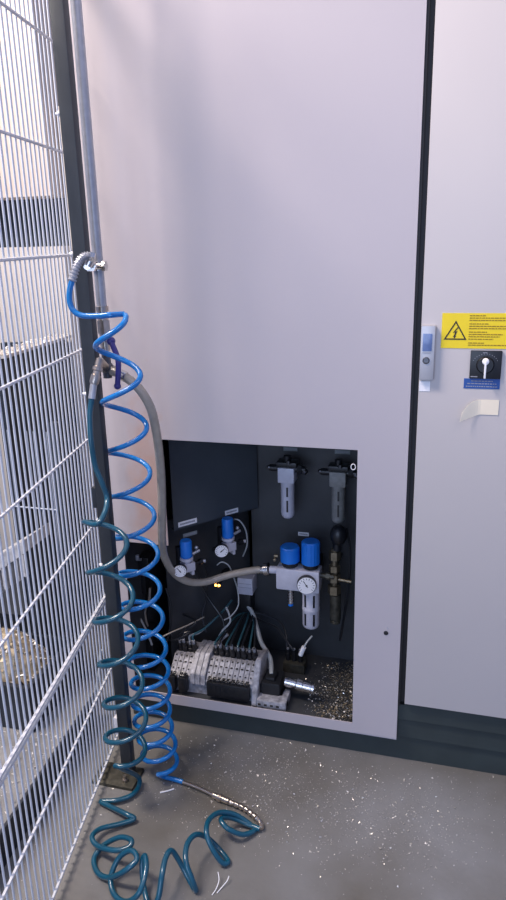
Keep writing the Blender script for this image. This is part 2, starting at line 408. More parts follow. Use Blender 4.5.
# blue label
bl = thing('blue_label', (0.08, DY, 1.136), 'small blue label with pale lettering right under the black rotary switch', 'label')
b = MB(); b.box((0.038, DY - 0.0008, 1.1385), (0.1215, DY, 1.1632)); b.build('label_sheet', 'bluelabel', bl, smooth=False)
b = MB()
for zc, xa, xb in ((1.1575, 0.055, 0.105), (1.151, 0.046, 0.114), (1.144, 0.043, 0.117)):
    x = xa
    while x < xb: l = random.uniform(0.003, 0.008); b.box((x, DY - 0.0013, zc - 0.0011), (min(x + l, xb), DY - 0.0007, zc + 0.0011)); x += l + 0.0014
b.build('small_print', 'inkgrey', bl, smooth=False)
# torn cream paper sticker with its left half curled forward
b = MB(); bm = b.bm; rows_ = []
for k in range(17):
    u = k / 16; xx = 0.123 - u * 0.085
    cur = max(0, (u - 0.52) / 0.48)
    yy = DY - 0.001 - 0.016 * cur ** 1.3
    zt = 1.1120 - 0.030 * cur ** 2.2; zb_ = 1.0745 - 0.016 * cur
    rows_.append((bm.verts.new((xx, yy, zt)), bm.verts.new((xx - 0.004 * cur, yy - 0.004 * cur, zb_))))
for r1, r2 in zip(rows_, rows_[1:]): bm.faces.new((r1[0], r2[0], r2[1], r1[1]))
o = b.build('paper_sticker', 'paper'); sm = o.modifiers.new('t', 'SOLIDIFY'); sm.thickness = 0.0005; sm.offset = 0
for pl_ in o.data.polygons: pl_.use_smooth = False
tag(o, 'blank cream paper sticker curling off the cabinet door below the blue label', 'sticker')

# electronic door latch
lt = thing('door_latch', (-0.052, DY, 1.162), 'grey rectangular door latch with blue window and round lock beside the door gap', 'latch')
lx0, lx1, lz0, lz1 = -0.0685, -0.0345, 1.158, 1.291
b = MB(); b.box((lx0, DY - 0.013, lz0), (lx1, DY, lz1), bev=0.0025); b.build('latch_body', 'alu', lt)
b = MB(); b.box((lx0 + 0.005, DY - 0.0145, 1.230), (lx1 - 0.007, DY - 0.012, 1.272), bev=0.0006); b.build('window', 'screen', lt)
b = MB(); b.lathe([(0.0085, 0), (0.0085, 0.002), (0.0065, 0.003), (0.006, 0.0015), (0, 0.0015)], (lx0 + 0.015, DY - 0.0125, 1.207), (0, -1, 0)); b.build('lock', 'darksteel', lt)
b = MB(); b.box((lx0 + 0.005, DY - 0.0138, 1.2245), (lx1 - 0.009, DY - 0.0125, 1.2265)); b.build('print_line', 'inkgrey', lt, smooth=False)
b = MB(); b.box((lx0 + 0.001, DY - 0.0008, 1.128), (lx0 + 0.027, DY, 1.153)); wt = b.build('white_tag', 'white', smooth=False)
tag(wt, 'small blank white square tag directly below the door latch', 'tag')

# ================================================================== SAFETY FENCE (left, near)
fd = Vector((-0.185, 0.983, 0)).normalized(); fn = Vector((fd.y, -fd.x, 0))
P0 = Vector((-0.912, -0.244, 0.0))
fence = thing('safety_fence', P0, 'pale grey welded wire mesh safety fence on a dark steel post at the left', 'fence')
b = MB()
PITCH = 0.0252
s0, s1 = -1.10, 0.19
zs = [0.03 + 0.2405 * k for k in range(10)]
k = 0; s = s1
while s > s0:
    p = P0 + fd * s
    b.tube([p + Vector((0, 0, zs[0] - 0.012)), p + Vector((0, 0, zs[-1] + 0.012))], 0.0025, 6); s -= PITCH
for z in zs:
    b.tube([P0 + fd * (s1 + .005) + fn * 0.0045 + Vector((0, 0, z)), P0 + fd * s0 + fn * 0.0045 + Vector((0, 0, z))], 0.0036, 6)
b.build('mesh_panel', 'mesh', fence)
b = MB()
for dz in (-0.007, 0.007): b.tube([P0 + fd * (s1 + .005) + fn * 0.011 + Vector((0, 0, zs[2] + dz)), P0 + fd * s0 + fn * 0.011 + Vector((0, 0, zs[2] + dz))], 0.0045, 6)
b.build('seam_rail', 'mesh', fence)
b = MB(); bt_ = Matrix.Translation(P0) @ Matrix.Rotation(math.atan2(fd.y, fd.x), 4, 'Z'); b.box((s0, -0.015, zs[-1] + 0.005), (s1, 0.015, zs[-1] + 0.035), bt_, bev=0.002); b.build('added_top_rail', 'post', fence)  # rail out of view, added to strengthen the shadow edge on the panel
b = MB(); px0, px1, py0, py1 = -0.859, -0.825, -0.240, -0.214
b.box((px0, py0, 0.010), (px1, py1, 2.25), bev=0.003); post = b.build('post', 'post', fence)
b = MB(); b.box((px0 - 0.072, -0.290, 0.0), (px1 + 0.022, -0.235 + 0.028, 0.010), bev=0.001); fpz = b.build('foot_plate', 'olive', fence)
b = MB(); b.hexa((-0.835, -0.268, 0.010), (-0.835, -0.268, 0.018), 0.009); b.cyl((-0.835, -0.268, 0.018), (-0.835, -0.268, 0.030), 0.005); b.build('anchor_bolt', 'nickel', fpz)
for pxx, pyy in ((58, 115), (71, 254), (88, 393), (98, 495), (102, 563), (112, 720)):
    z = W(pxx, pyy, -0.215).z
    b = MB(); q0 = P0 + fd * 0.03; 
    if pyy in (495, 720):
        b.box((px0 - 0.012, -0.238, z - 0.028), (px0, -0.218, z + 0.028), bev=0.002)
    b.tube([Vector((px0 + 0.001, -0.225, z)), Vector((px0 - 0.016, -0.225, z + 0.0005))], 0.0035, 8)
    b.ball((px0 - 0.006, -0.228, z), 0.0062)
    b.build('mesh_clip', 'white' if pyy not in (495,) else 'post', fence)

# second fence behind, parallel to the enclosure front
f2 = thing('mesh_screen', (-1.3, 0.16, 0.0), 'second grey wire mesh screen standing behind the near fence beside the chip bin', 'fence')
b = MB(); y2 = 0.16
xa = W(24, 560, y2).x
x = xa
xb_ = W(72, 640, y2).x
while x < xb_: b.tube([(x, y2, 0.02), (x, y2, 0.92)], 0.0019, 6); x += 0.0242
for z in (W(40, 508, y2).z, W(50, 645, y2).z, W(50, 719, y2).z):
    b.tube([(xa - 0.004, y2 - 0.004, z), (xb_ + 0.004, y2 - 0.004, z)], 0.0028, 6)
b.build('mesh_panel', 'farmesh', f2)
b = MB(); b.box((xb_, y2 + 0.004, 0), (xb_ + 0.03, y2 + 0.03, 0.95), bev=0.002); b.build('post', 'post', f2)

b = MB(); b.tube(smooth_path([W(60, 722, .02), W(70, 733, .0), W(82, 727, -.02), W(92, 706, -.03), W(98, 680, -.03), W(101, 650, -.02)], 8), 0.005, 8)
tag(b.build('loose_cable', 'cable'), 'pale cable hanging in a slack loop behind the lower right end of the fence', 'cable')

# ================================================================== BACKGROUND MACHINES BEHIND THE FENCE
ym = 0.75
cm = thing('cream_machine', (-1.9, 1.0, 0.0), 'cream painted machine housing seen through the upper fence wires', 'machine')
xe = W(52, 197, ym).x
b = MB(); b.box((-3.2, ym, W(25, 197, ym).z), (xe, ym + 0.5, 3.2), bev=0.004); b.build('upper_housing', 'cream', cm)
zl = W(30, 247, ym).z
b = MB(); b.box((-3.2, ym + 0.14, zl), (xe + 0.2, ym + 0.16, 3.0)); b.build('recess_shade', 'binmetal', cm)  # dark sheet painted as the shadow in the gap between the housings
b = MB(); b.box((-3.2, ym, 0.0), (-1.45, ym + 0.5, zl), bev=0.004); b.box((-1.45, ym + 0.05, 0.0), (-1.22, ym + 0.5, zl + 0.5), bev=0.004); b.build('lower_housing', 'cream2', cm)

# open swarf hopper whose rim runs away from the camera
hp = thing('swarf_hopper', (-1.5, 0.3, 0.0), 'dark open swarf hopper with a chip covered rim behind the left fence', 'hopper')
hx, hy0, hy1 = -1.25, -0.45, 0.72
pA = W(58, 338, 0.70)
rim = pA.z; hx = pA.x + 0.01
pB = F(0, 356, rim); rd = (pB - pA); rd.z = 0; rl = rd.length * 1.12
HM = Matrix.Translation((pA.x, pA.y, 0)) @ Matrix.Rotation(math.atan2(rd.y, rd.x), 4, 'Z')   # local x runs along the rim
b = MB(); b.box((0, 0, 0.0), (rl, 0.03, rim), HM); b.box((-0.03, -0.25, 0.0), (0, 0.03, rim - 0.02), HM); b.box((0, -0.25, 0.0), (rl, 0.0, 0.2), HM); b.build('hopper_shell', 'binmetal', hp, smooth=False)
b = MB(); b.box((-0.03, -0.03, rim), (rl, 0.05, rim + 0.010), HM); b.build('rim', 'cream2', hp, smooth=False)
b = MB()
for k in range(520): b.flake(HM @ Vector((random.uniform(-0.02, rl), random.uniform(-0.03, 0.05), rim + 0.011)), random.uniform(0.004, 0.012))
tag(b.build('rim_swarf', 'chip', smooth=False), 'bright chips lying along the hopper rim', 'swarf', kind='stuff')
print('RIM', pA, pB, rim)

# chute plate and chip heap
def heap(cx, cy, cz, rx, ry, h, n, sz, name, label, mt='chip', base='chipbrown'):
    bb = MB(); bm = bb.bm; N = 18; grid = {}
    for i in range(N + 1):
        for j in range(N + 1):
            u = i / N * 2 - 1; v = j / N * 2 - 1; rr = math.sqrt(u * u + v * v)
            z = h * max(0, 1 - rr ** 2) + random.uniform(0, h * 0.08) if rr < 1 else 0
            grid[i, j] = bm.verts.new((cx + u * rx, cy + v * ry, cz + z))
    for i in range(N):
        for j in range(N):
            u = (i + .5) / N * 2 - 1; v = (j + .5) / N * 2 - 1
            if u * u + v * v < 1.0: bm.faces.new((grid[i, j], grid[i + 1, j], grid[i + 1, j + 1], grid[i, j + 1]))
    for v in [v for v in bm.verts if not v.link_faces]: bm.verts.remove(v)
    for k in range(n):
        a = random.uniform(0, 2 * PI); rr = math.sqrt(random.random()) * 0.97
        z = h * (1 - rr ** 2); bb.flake((cx + math.cos(a) * rr * rx, cy + math.sin(a) * rr * ry, cz + z), random.uniform(sz * .4, sz))
    o = bb.build(name, base, smooth=False); o.data.materials.append(M[mt])
    nb = len(o.data.polygons) - n
    for i_, p_ in enumerate(o.data.polygons):
        if i_ >= nb and i_ % 3: p_.material_index = 1
    return tag(o, label, 'swarf', kind='stuff')
ch = thing('chip_chute', F(8, 600, 0.5), 'grey slanted sheet metal chute plate with a slotted edge behind the fence', 'chute')
yc = -0.02
c0 = W(-30, 573, yc); c1 = W(24, 540, yc); c2 = W(24.5, 553, yc); c3 = W(-30, 592, yc)
b = MB(); b.prism([(p.x, p.z) for p in (c0, c1, c2, c3)], 0.15, Matrix.Translation((0, yc, 0)))
b.build('chute_plate', 'chute', ch, smooth=False)
b = MB()
d0 = (c2 - c3)
for k in range(9):
    p = c3 + d0 * ((k + .5) / 9); b.box((p.x - 0.006, yc + 0.0, p.z - 0.075), (p.x + 0.006, yc + 0.02, p.z + 0.001))
b.build('slotted_edge', 'chute', ch, smooth=False)
q = F(24.5, 590, 0.4)
b = MB(); b.box((c2.x - 0.02, yc + 0.02, 0.0), (c2.x, yc + 0.15, c2.z)); b.build('support', 'binmetal', ch, smooth=False)

# chip bin: low container full of swarf
bx = thing('chip_bin', F(0, 700, 0.0), 'low dark chip bin heaped with bright swarf under the chute', 'bin')
zb = 0.27
fa = F(42, 688, zb); 
X1 = F(38, 690, zb).x - 0.03
b = MB(); b.box((X1 - 0.5, fa.y - 0.015, 0.122), (X1, fa.y, zb)); b.box((X1 - 0.015, fa.y, 0.122), (X1, fa.y + 0.26, zb)); b.box((X1 - 0.5, fa.y + 0.245, 0.122), (X1, fa.y + 0.26, zb)); b.box((X1 - 0.5, fa.y, 0.122), (X1 - 0.485, fa.y + 0.26, zb)); b.box((X1 - 0.49, fa.y, 0.122), (X1 - 0.01, fa.y + 0.25, 0.16))
b.build('bin_shell', 'binmetal', bx, smooth=False)
heap(X1 - 0.17, fa.y + 0.125, zb - 0.05, 0.15, 0.11, 0.13, 1100, 0.013, 'bin_swarf', 'heap of bright aluminium swarf filling the chip bin')

# drip tray: light tray top with chips, dark rail side, on the floor
tr = thing('drip_tray', F(10, 800, 0.0), 'long low drip tray strewn with chips on the floor behind the fence', 'tray')
tz = 0.12
e0 = F(64, 736, tz); e1 = F(0, 830, tz)
td = (e1 - e0); td.z = 0; tl = td.length * 1.5
TM = Matrix.Translation((e0.x, e0.y, 0)) @ Matrix.Rotation(math.atan2(td.y, td.x), 4, 'Z')
b = MB(); b.box((-0.22, -0.6, tz - 0.012), (tl, 0, tz), TM); b.build('tray_top', 'traygrey', tr, smooth=False)
b = MB(); b.box((-0.215, -0.595, 0.0), (tl, -0.006, tz - 0.012), TM); b.build('side_rail', 'binmetal', tr, smooth=False)
b = MB()
for k in range(420): b.flake(TM @ Vector((random.uniform(0, tl), -random.random() ** 1.5 * 0.25 - 0.005, tz + 0.0005)), random.uniform(0.003, 0.010))
tag(b.build('tray_swarf', 'chip', smooth=False), 'loose bright chips scattered over the drip tray', 'swarf', kind='stuff')

# ================================================================== AIR PIPE WITH VALVE
py_ = -0.16
pt = W(100, 309, py_); pipx = W(97, 250, py_).x
air = thing('air_pipe', (pipx, py_, 1.1), 'vertical galvanised air pipe with brass fittings and a ball valve beside the fence post', 'pipe')
zb0 = W(100, 311, py_).z
b = MB(); b.cyl((pipx, py_, zb0), (pipx, py_, 2.6), 0.0125, 24); b.build('tube', 'zinc', air)
z_a, z_b, z_c = zb0, W(100, 320, py_).z, W(100, 333, py_).z
b = MB(); b.cyl((pipx, py_, z_a), (pipx, py_, z_a + 0.012), 0.016); b.cyl((pipx, py_, z_b), (pipx, py_, z_a), 0.013)
b.hexa((pipx, py_, z_c), (pipx, py_, z_b), 0.0175); b.cyl((pipx, py_, z_c - 0.045), (pipx, py_, z_c), 0.012); b.build('brass_union', 'nickel', air)
# clamp block high on the pipe with take-off to the left
zc = W(100, 266, py_).z
b = MB(); b.cyl((pipx, py_, zc - 0.010), (pipx, py_, zc + 0.010), 0.0175); b.cyl((pipx - 0.01, py_ - 0.014, zc), (pipx + 0.028, py_ - 0.014, zc), 0.0085); b.hexa((pipx + 0.019, py_ - 0.012, zc), (pipx + 0.026, py_ - 0.012, zc), 0.013)
b.cyl((pipx - 0.005, py_ - 0.012, zc), W(87, 266, -0.262), 0.0085); b.hexa(W(92, 266, -0.23), W(90, 266, -0.25), 0.0135); b.build('take_off_clamp', 'steel', air)
# valve body
vz = W(108, 370, py_).z
b = MB(); b.cyl((pipx, py_, z_c - 0.05), (pipx, py_, vz - 0.02), 0.0115); b.ball((pipx, py_, vz + 0.006), 0.017)
b.hexa((pipx + 0.010, py_, vz), (pipx + 0.028, py_, vz - 0.002), 0.013); b.hexa((pipx, py_ - 0.010, vz + 0.012), (pipx, py_ - 0.03, vz + 0.014), 0.010); b.build('valve_body', 'darksteel', air)
lv = [W(111, 341, -0.195), W(113, 346, -0.20), W(117, 356, -0.205), (W(118.5, 366, -0.205)), W(117.5, 386, -0.20)]
b = MB(); b.tube(smooth_path(lv, 4), 0.0072, 8); b.ball(lv[0], 0.011); b.ball(lv[-1], 0.009); b.cyl(lv[0], Vector((pipx, py_, lv[0].z - 0.002)), 0.005); b.build('valve_lever', 'lever', air)

# ================================================================== BRAIDED HOSE
fx, fy_ = 262, 0.20
br = [W(112, 371, -0.162), W(120, 374, -0.165), W(132, 382, -0.165), W(143, 394, -0.16), W(152, 412, -0.145), W(157.5, 440, -0.12), W(161, 475, -0.09), W(162, 510, -0.07),
      W(162, 540, -0.045), W(165, 558, -0.01), W(174, 573, 0.04), W(188, 581.5, 0.08), W(205, 582, 0.12), W(225, 576, 0.155), W(243, 572, 0.18), W(256, 570, 0.195), W(264, 569.5, 0.20)]
bh = thing('braided_hose', br[0], 'thick grey braided hose curving from the pipe valve into the service bay', 'hose')
b = MB(); b.tube(smooth_path(br, 8), 0.0118, 14); b.build('hose_body', 'braid', bh)
b = MB(); b.cyl(W(118, 373.5, -0.165), W(126, 377, -0.165), 0.0135); b.build('hose_clamp', 'steel', bh)
b = MB(); b.cyl(W(264.5, 569.5, 0.20), W(269, 569, 0.20), 0.021, 20); b.cyl(W(258, 570, 0.2), W(264, 569.5, 0.2), 0.0135); b.build('hose_fitting', 'steel', bh)

# ================================================================== COIL HOSES
cr = Vector((right.x, right.y, 0)).normalized(); cf = Vector((fwd.x, fwd.y, 0)).normalized()
def coil(keys, yfun, t0, t1, n=28):
    """keys: (turn, xright, yright, radius_px); right apex of the turn at that picture row, axis standing at depth yfun(turn)"""
    out = []
    steps = int((t1 - t0) * n)
    for i in range(steps + 1):
        t = t0 + (t1 - t0) * i / steps
        for a, c in zip(keys, keys[1:]):
            if a[0] <= t <= c[0]: break
        f = min(1, max(0, (t - a[0]) / (c[0] - a[0])))
        xr, yr, rp = (a[j] + (c[j] - a[j]) * f for j in (1, 2, 3))
        y = yfun(t); cen = W(xr - rp, yr, y)
        dep = (cen - CAM).dot(fwd); R = rp / FPX * dep
        ph = 2 * PI * t
        out.append(cen + cr * math.cos(ph) * R - cf * math.sin(ph) * R)
    return out
k1 = [(-1, 124, 296, 17), (0, 126, 318, 17), (1, 140.5, 377, 20), (2, 146.7, 429, 21), (3, 150, 475, 21.5), (4, 154.4, 518, 21.5), (5, 158, 556, 20.5), (6, 160, 591, 20.5), (7, 163, 620, 20.5),
      (8, 166, 650, 20), (9, 168.5, 672, 19), (10, 170, 692, 19), (11, 170, 711, 18.5), (12, 172, 728, 18), (13, 175.5, 745, 17), (14, 177, 762, 17)]
yf1 = lambda t: -0.135 - 0.155 * min(1, max(0, 1 - (t - 0.9) / 1.6)) ** 1.0 - 0.035 * min(1, max(0, (t - 5) / 9)) - 0.03 * max(0, (t - 8) / 6)
helix = coil(k1, yf1, -0.11, 14.25)
g0 = [W(93, 260, -0.055), W(88, 257.5, -0.07), W(82, 261, -0.085), W(77, 269, -0.10), W(73, 280, -0.12)]
lead = [W(69.5, 292, -0.30), W(70, 303, -0.305), W(74, 311, -0.305), W(82, 315.5, -0.305), W(98, 316, -0.30), W(109, 315, -0.30)]
g0 = [W(91, 257, -0.262), W(86, 256, -0.27), W(80, 260, -0.28), W(75.5, 269, -0.29), W(72, 281, -0.296)]
tail = [F(165, 777, 0.010), F(173, 779, 0.008), F(183, 782, 0.008)]
h1 = thing('coil_hose', g0[0], 'bright blue spiral air hose hanging from the pipe clamp beside the post', 'hose')
b = MB()
path = smooth_path(g0[2:] + lead, 8) + helix
path = path + smooth_path([helix[-1]] + tail, 8)[2:]
b.tube(path, 0.0068, 12); b.build('hose_coil', 'blue', h1)
b = MB(); gp = smooth_path(g0, 14)
b.tube(gp, [0.0088 + (0.0014 if (i // 2) % 2 else -0.0014) for i in range(len(gp))], 10); b.build('spring_guard', 'zinc', h1)
b = MB(); b.hexa(W(95, 257.5, -0.258), W(90, 256.5, -0.262), 0.012); b.cyl(W(92, 258, -0.258), W(88, 266, -0.262), 0.009); b.build('end_fitting', 'steel', h1)
# coupler at the far end, lying on the floor
b = MB()
cp = [F(183, 782, 0.009), F(198, 787.6, 0.009), F(213.5, 795, 0.010)]
b.tube(smooth_path(cp, 4), 0.0052, 10); b.cyl(F(213.5, 795, 0.010), F(229, 801.5, 0.011), 0.0085); b.cyl(F(218, 797, 0.010), F(222, 798.7, 0.011), 0.0105); b.build('coupler', 'nickel', h1)

k2 = [(0, 111, 498, 14), (1, 127, 545, 21), (2, 133, 599, 20.5), (3, 138, 641, 20.5), (4, 142.5, 685, 20), (5, 146, 720, 20), (6, 145, 752, 20)]
yf2 = lambda t: -0.32
hel2 = coil(k2, yf2, 0.5, 6.3)
st = [W(94, 386, -0.262), W(92, 396, -0.27), W(90, 415, -0.285), W(91, 440, -0.30), W(95, 465, -0.30), W(102, 483, -0.30), W(107, 498, -0.30), W(105, 512, -0.33), W(97, 524, -0.36)]
fl = [(137, 776, .035), (139, 786, .012), (131, 795.5, .012), (116, 800.5, .012), (101, 801.5, .008), (110, 806.5, .012), (127, 814.5, .02), (134, 819, .012), (120, 824, .012), (100, 829, .02), (92, 837, .03), (98, 846, .03),
      (115, 850.5, .045), (129, 847, .055), (131, 840, .06), (119, 837.5, .045), (103, 846, .02), (94, 859, .008), (98, 873, .008), (110, 877.5, .02), (126, 870, .06), (137, 859, .075), (131, 850.5, .075),
      (119, 858, .05), (111, 877, .02), (114, 894, .008), (126, 902, .02), (139, 893, .05), (146, 870, .075), (145, 856, .08), (142, 864, .06), (144, 888, .02), (150, 906, .008), (158, 899, .03), (162, 875, .07), (166, 857, .08), (172, 851, .075),
      (182, 866, .035), (191, 883, .008), (196, 890.5, .008), (192, 879, .04), (186, 862, .07), (187, 845, .08), (195, 835, .075), (206, 837, .05), (218, 848, .015), (228, 861, .008), (222, 862.5, .015), (212, 848, .05), (206.5, 833, .075), (209, 820, .075), (220, 812.5, .06), (236, 815, .035), (252, 826, .008),
      (254, 831, .008), (242, 834.5, .02), (227, 828, .045), (221, 819, .05), (232, 818, .03), (248, 824.5, .012), (260, 829, .010)]
flp = [F(*p) for p in fl]
h2 = thing('coil_hose', st[0], 'darker teal spiral air hose hanging before the post and sprawling over the floor', 'hose')
b = MB()
p2 = smooth_path(st[1:] + [hel2[0]], 8)[:-1] + hel2 + smooth_path([hel2[-1]] + flp, 8)[3:]
b.tube(p2, 0.0068, 12); b.build('hose_coil', 'teal', h2)
b = MB(); sp = smooth_path([F(261, 829, .010), F(260.5, 824, .012), F(256, 817.5, .014), (F(244, 808, .013)), F(229, 801.5, .011)], 12)
b.tube(sp, [0.0070 + (0.0010 if (i // 2) % 2 else -0.0010) for i in range(len(sp))], 10); b.build('spring_guard', 'nickel', h2)
b = MB(); a0, a1 = W(100, 359, -0.235), W(93.5, 385, -0.262); b.cyl(Vector((pipx, py_, vz + 0.005)), a0 + Vector((0, 0, -0.004)), 0.009)
dd = a1 - a0
b.lathe([(0.0095, 0), (0.0095, dd.length * .3), (0.0125, dd.length * .32), (0.0125, dd.length * .45), (0.009, dd.length * .47), (0.009, dd.length * .6), (0.0115, dd.length * .62), (0.0115, dd.length * .9), (0.008, dd.length)], a0, dd); b.build('coupler', 'nickel', h2)
b = MB(); b.cyl(a1 - dd * 0.02, st[1] + (st[2] - st[1]) * 0.15, 0.0085); b.build('hose_nut', 'zinc', h2)

# ================================================================== SERVICE BAY EQUIPMENT
def label_strip(cen, wd_, ht, face, mt, label, name='label_strip'):
    t = thing(name, cen, label, 'label')
    mtx = Matrix.Translation(cen) @ face
    bb = MB(); bb.box((-wd_ / 2, -0.0012, -ht / 2), (wd_ / 2, 0, ht / 2), mtx); bb.build('strip', mt, t, smooth=False)
    bb = MB(); x = -wd_ * 0.40
    while x < wd_ * 0.38:
        l = random.uniform(0.002, 0.004); bb.box((x, -0.0017, -ht * 0.16), (x + l, -0.0011, ht * 0.18), mtx); x += l + 0.0009
    bb.build('lettering', 'inkgrey', t, smooth=False)
I4 = Matrix.Identity(4)
label_strip(plate_pt(187.5, 522.5, 0.001), 0.066, 0.016, PM, 'white', 'white lettered strip above the left blue regulator')
label_strip(plate_pt(190, 534, 0.0), 0.050, 0.012, PM, 'labeldim', 'dull grey strip just above the left blue knob')
label_strip(plate_pt(231.5, 511.5, 0.001), 0.050, 0.016, PM, 'white', 'white lettered strip above the right blue regulator')
label_strip(W(303.5, 534, BK - 0.001), 0.036, 0.013, I4, 'white', 'small white strip above the twin blue knob filter unit')
label_strip(W(290.5, 449, BK - 0.001), 0.046, 0.013, I4, 'labeldim', 'dim grey strip above the brighter grey filter bowl')
label_strip(W(342.5, 452, BK - 0.001), 0.048, 0.013, I4, 'labeldim', 'dim grey strip above the duller filter bowl near the right edge')

def gauge(parent, c, face, r, needle):
    """face: 4x4 rotation, dial looks along local -y"""
    mt_ = Matrix.Translation(c) @ face
    ax = (face @ Vector((0, -1, 0)))
    bb = MB(); bb.lathe([(r * 0.3, -0.030), (r * 0.3, -0.014), (r * 0.9, -0.014), (r, -0.012), (r, 0.0), (r * .93, 0.002), (r * .9, 0.0)], c, ax, 28); g = bb.build('gauge', 'black', parent)
    bb = MB(); bb.lathe([(r * 0.94, 0.0021), (r * 0.94, 0.0024), (0, 0.0024)], c, ax, 28); d = bb.build('dial_face', 'white', g)
    bb = MB()
    bb.box((-0.0009, -0.0034, -r * 0.25), (0.0009, -0.0024, r * 0.6), mt_ @ Matrix.Rotation(needle, 4, 'Y'))
    bb.lathe([(r * .1, 0.0023), (r * .1, 0.0036), (0, 0.0036)], c, ax, 10)
    for k in range(13):
        a = math.radians(-130 + k * 260 / 12)
        bb.box((-0.0006, -0.0029, r * 0.66), (0.0006, -0.0023, r * 0.84), mt_ @ Matrix.Rotation(a, 4, 'Y'))
    bb.build('needle', 'ink', g, smooth=False)

def ribbed(bb, c, r, z0, z1, n=30):
    """fluted knob standing along z"""
    t = bmesh.new(); rings = []
    for rr, z in ((r * .86, z0), (r, z0 + .003), (r, z1 - .004), (r * .88, z1), (0, z1)):
        if rr == 0: rings.append([t.verts.new((c.x, c.y, z))]); continue
        rings.append([t.verts.new((c.x + rr * (1 - .04 * (k % 2)) * math.cos(2 * PI * k / n), c.y + rr * (1 - .04 * (k % 2)) * math.sin(2 * PI * k / n), z)) for k in range(n)])
    t.faces.new(list(reversed(rings[0])))
    for a, bq in zip(rings, rings[1:]):
        for k in range(n):
            if len(bq) == 1: t.faces.new((a[k], a[(k + 1) % n], bq[0]))
            else: t.faces.new((a[k], a[(k + 1) % n], bq[(k + 1) % n], bq[k]))
    bb._merge(t)

def bowl_filter(xc, ytop, yhead, ybot, y, rb, mt, label):
    c = W(xc, yhead, y); zt = c.z; zh = W(xc, ytop, y).z; zb_ = W(xc, ybot, y).z
    t = thing('air_filter', (c.x, y, zb_), label, 'filter', None)
    bb = MB(); bb.box((c.x - rb * 1.22, y - rb * 1.2, zt - 0.003), (c.x + rb * 1.22, y + rb * 1.3, zh), bev=0.004); bb.box((c.x - rb * 1.3, y - rb * 0.5, zh - 0.03), (c.x - rb * 1.1, y + rb * .5, zh - 0.006), bev=0.002); bb.build('head', mt, t)
    bb = MB(); h = zt - zb_
    prof = [(0, 0), (rb * .35, 0.001), (rb * .72, rb * .22), (rb * .93, rb * .55), (rb, rb * .95), (rb, h * .93), (rb * 1.07, h * .95), (rb * 1.07, h)]
    bb.lathe(prof, (c.x, y, zb_), (0, 0, 1), 24); bw = bb.build('bowl', mt, t)
    bb = MB()
    for za, zc_ in ((0.62, 0.86), (0.22, 0.52)):
        bb.box((c.x + rb * .02, y - rb * 1.02, zb_ + h * za), (c.x + rb * .28, y - rb * .85, zb_ + h * zc_))
    bb.build('sight_slot', 'black', bw, smooth=False)
    bb = MB(); bb.box((c.x - rb * 1.5, y - rb * .9, zh), (c.x + rb * 1.5, y + rb * 1.4, zh + 0.016), bev=0.003); bb.cyl((c.x, y, zh + 0.014), (c.x, y, zh + 0.034), rb * .55)
    bb.cyl((c.x - rb * 2.6, y, zh - 0.008), (c.x + rb * 2.7, y, zh - 0.008), rb * .52); bb.hexa((c.x + rb * 1.5, y, zh - 0.008), (c.x + rb * 2.2, y, zh - 0.008), rb * .75); bb.cyl((c.x, y + rb, zt + .01), (c.x, BK, zt + .01), rb * .5)
    bb.build('cap', 'black', t)
    bb = MB(); bb.ball((c.x - rb * 2.7, y - .004, zh - 0.006), rb * .38); bb.build('side_plug', 'darksteel', t); bb = MB(); bb.cyl((c.x + rb * 2.2, y, zh - .008), (c.x + rb * 2.9, y - 0.006, zh - .016), rb * .42); bb.build('elbow_fitting', 'darksteel', t); bb = MB(); bb.cyl((c.x + rb * .4, y - rb, zh + .014), (c.x + rb * .4, y - rb, zh + .024), rb * .3); bb.build('vent_screw', 'darksteel', t)
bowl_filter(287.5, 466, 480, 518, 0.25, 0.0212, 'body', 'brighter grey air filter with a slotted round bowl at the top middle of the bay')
bowl_filter(338.5, 470, 484, 523, 0.25, 0.0205, 'bodydim', 'dull dusty air filter with a slotted bowl near the right edge of the bay')

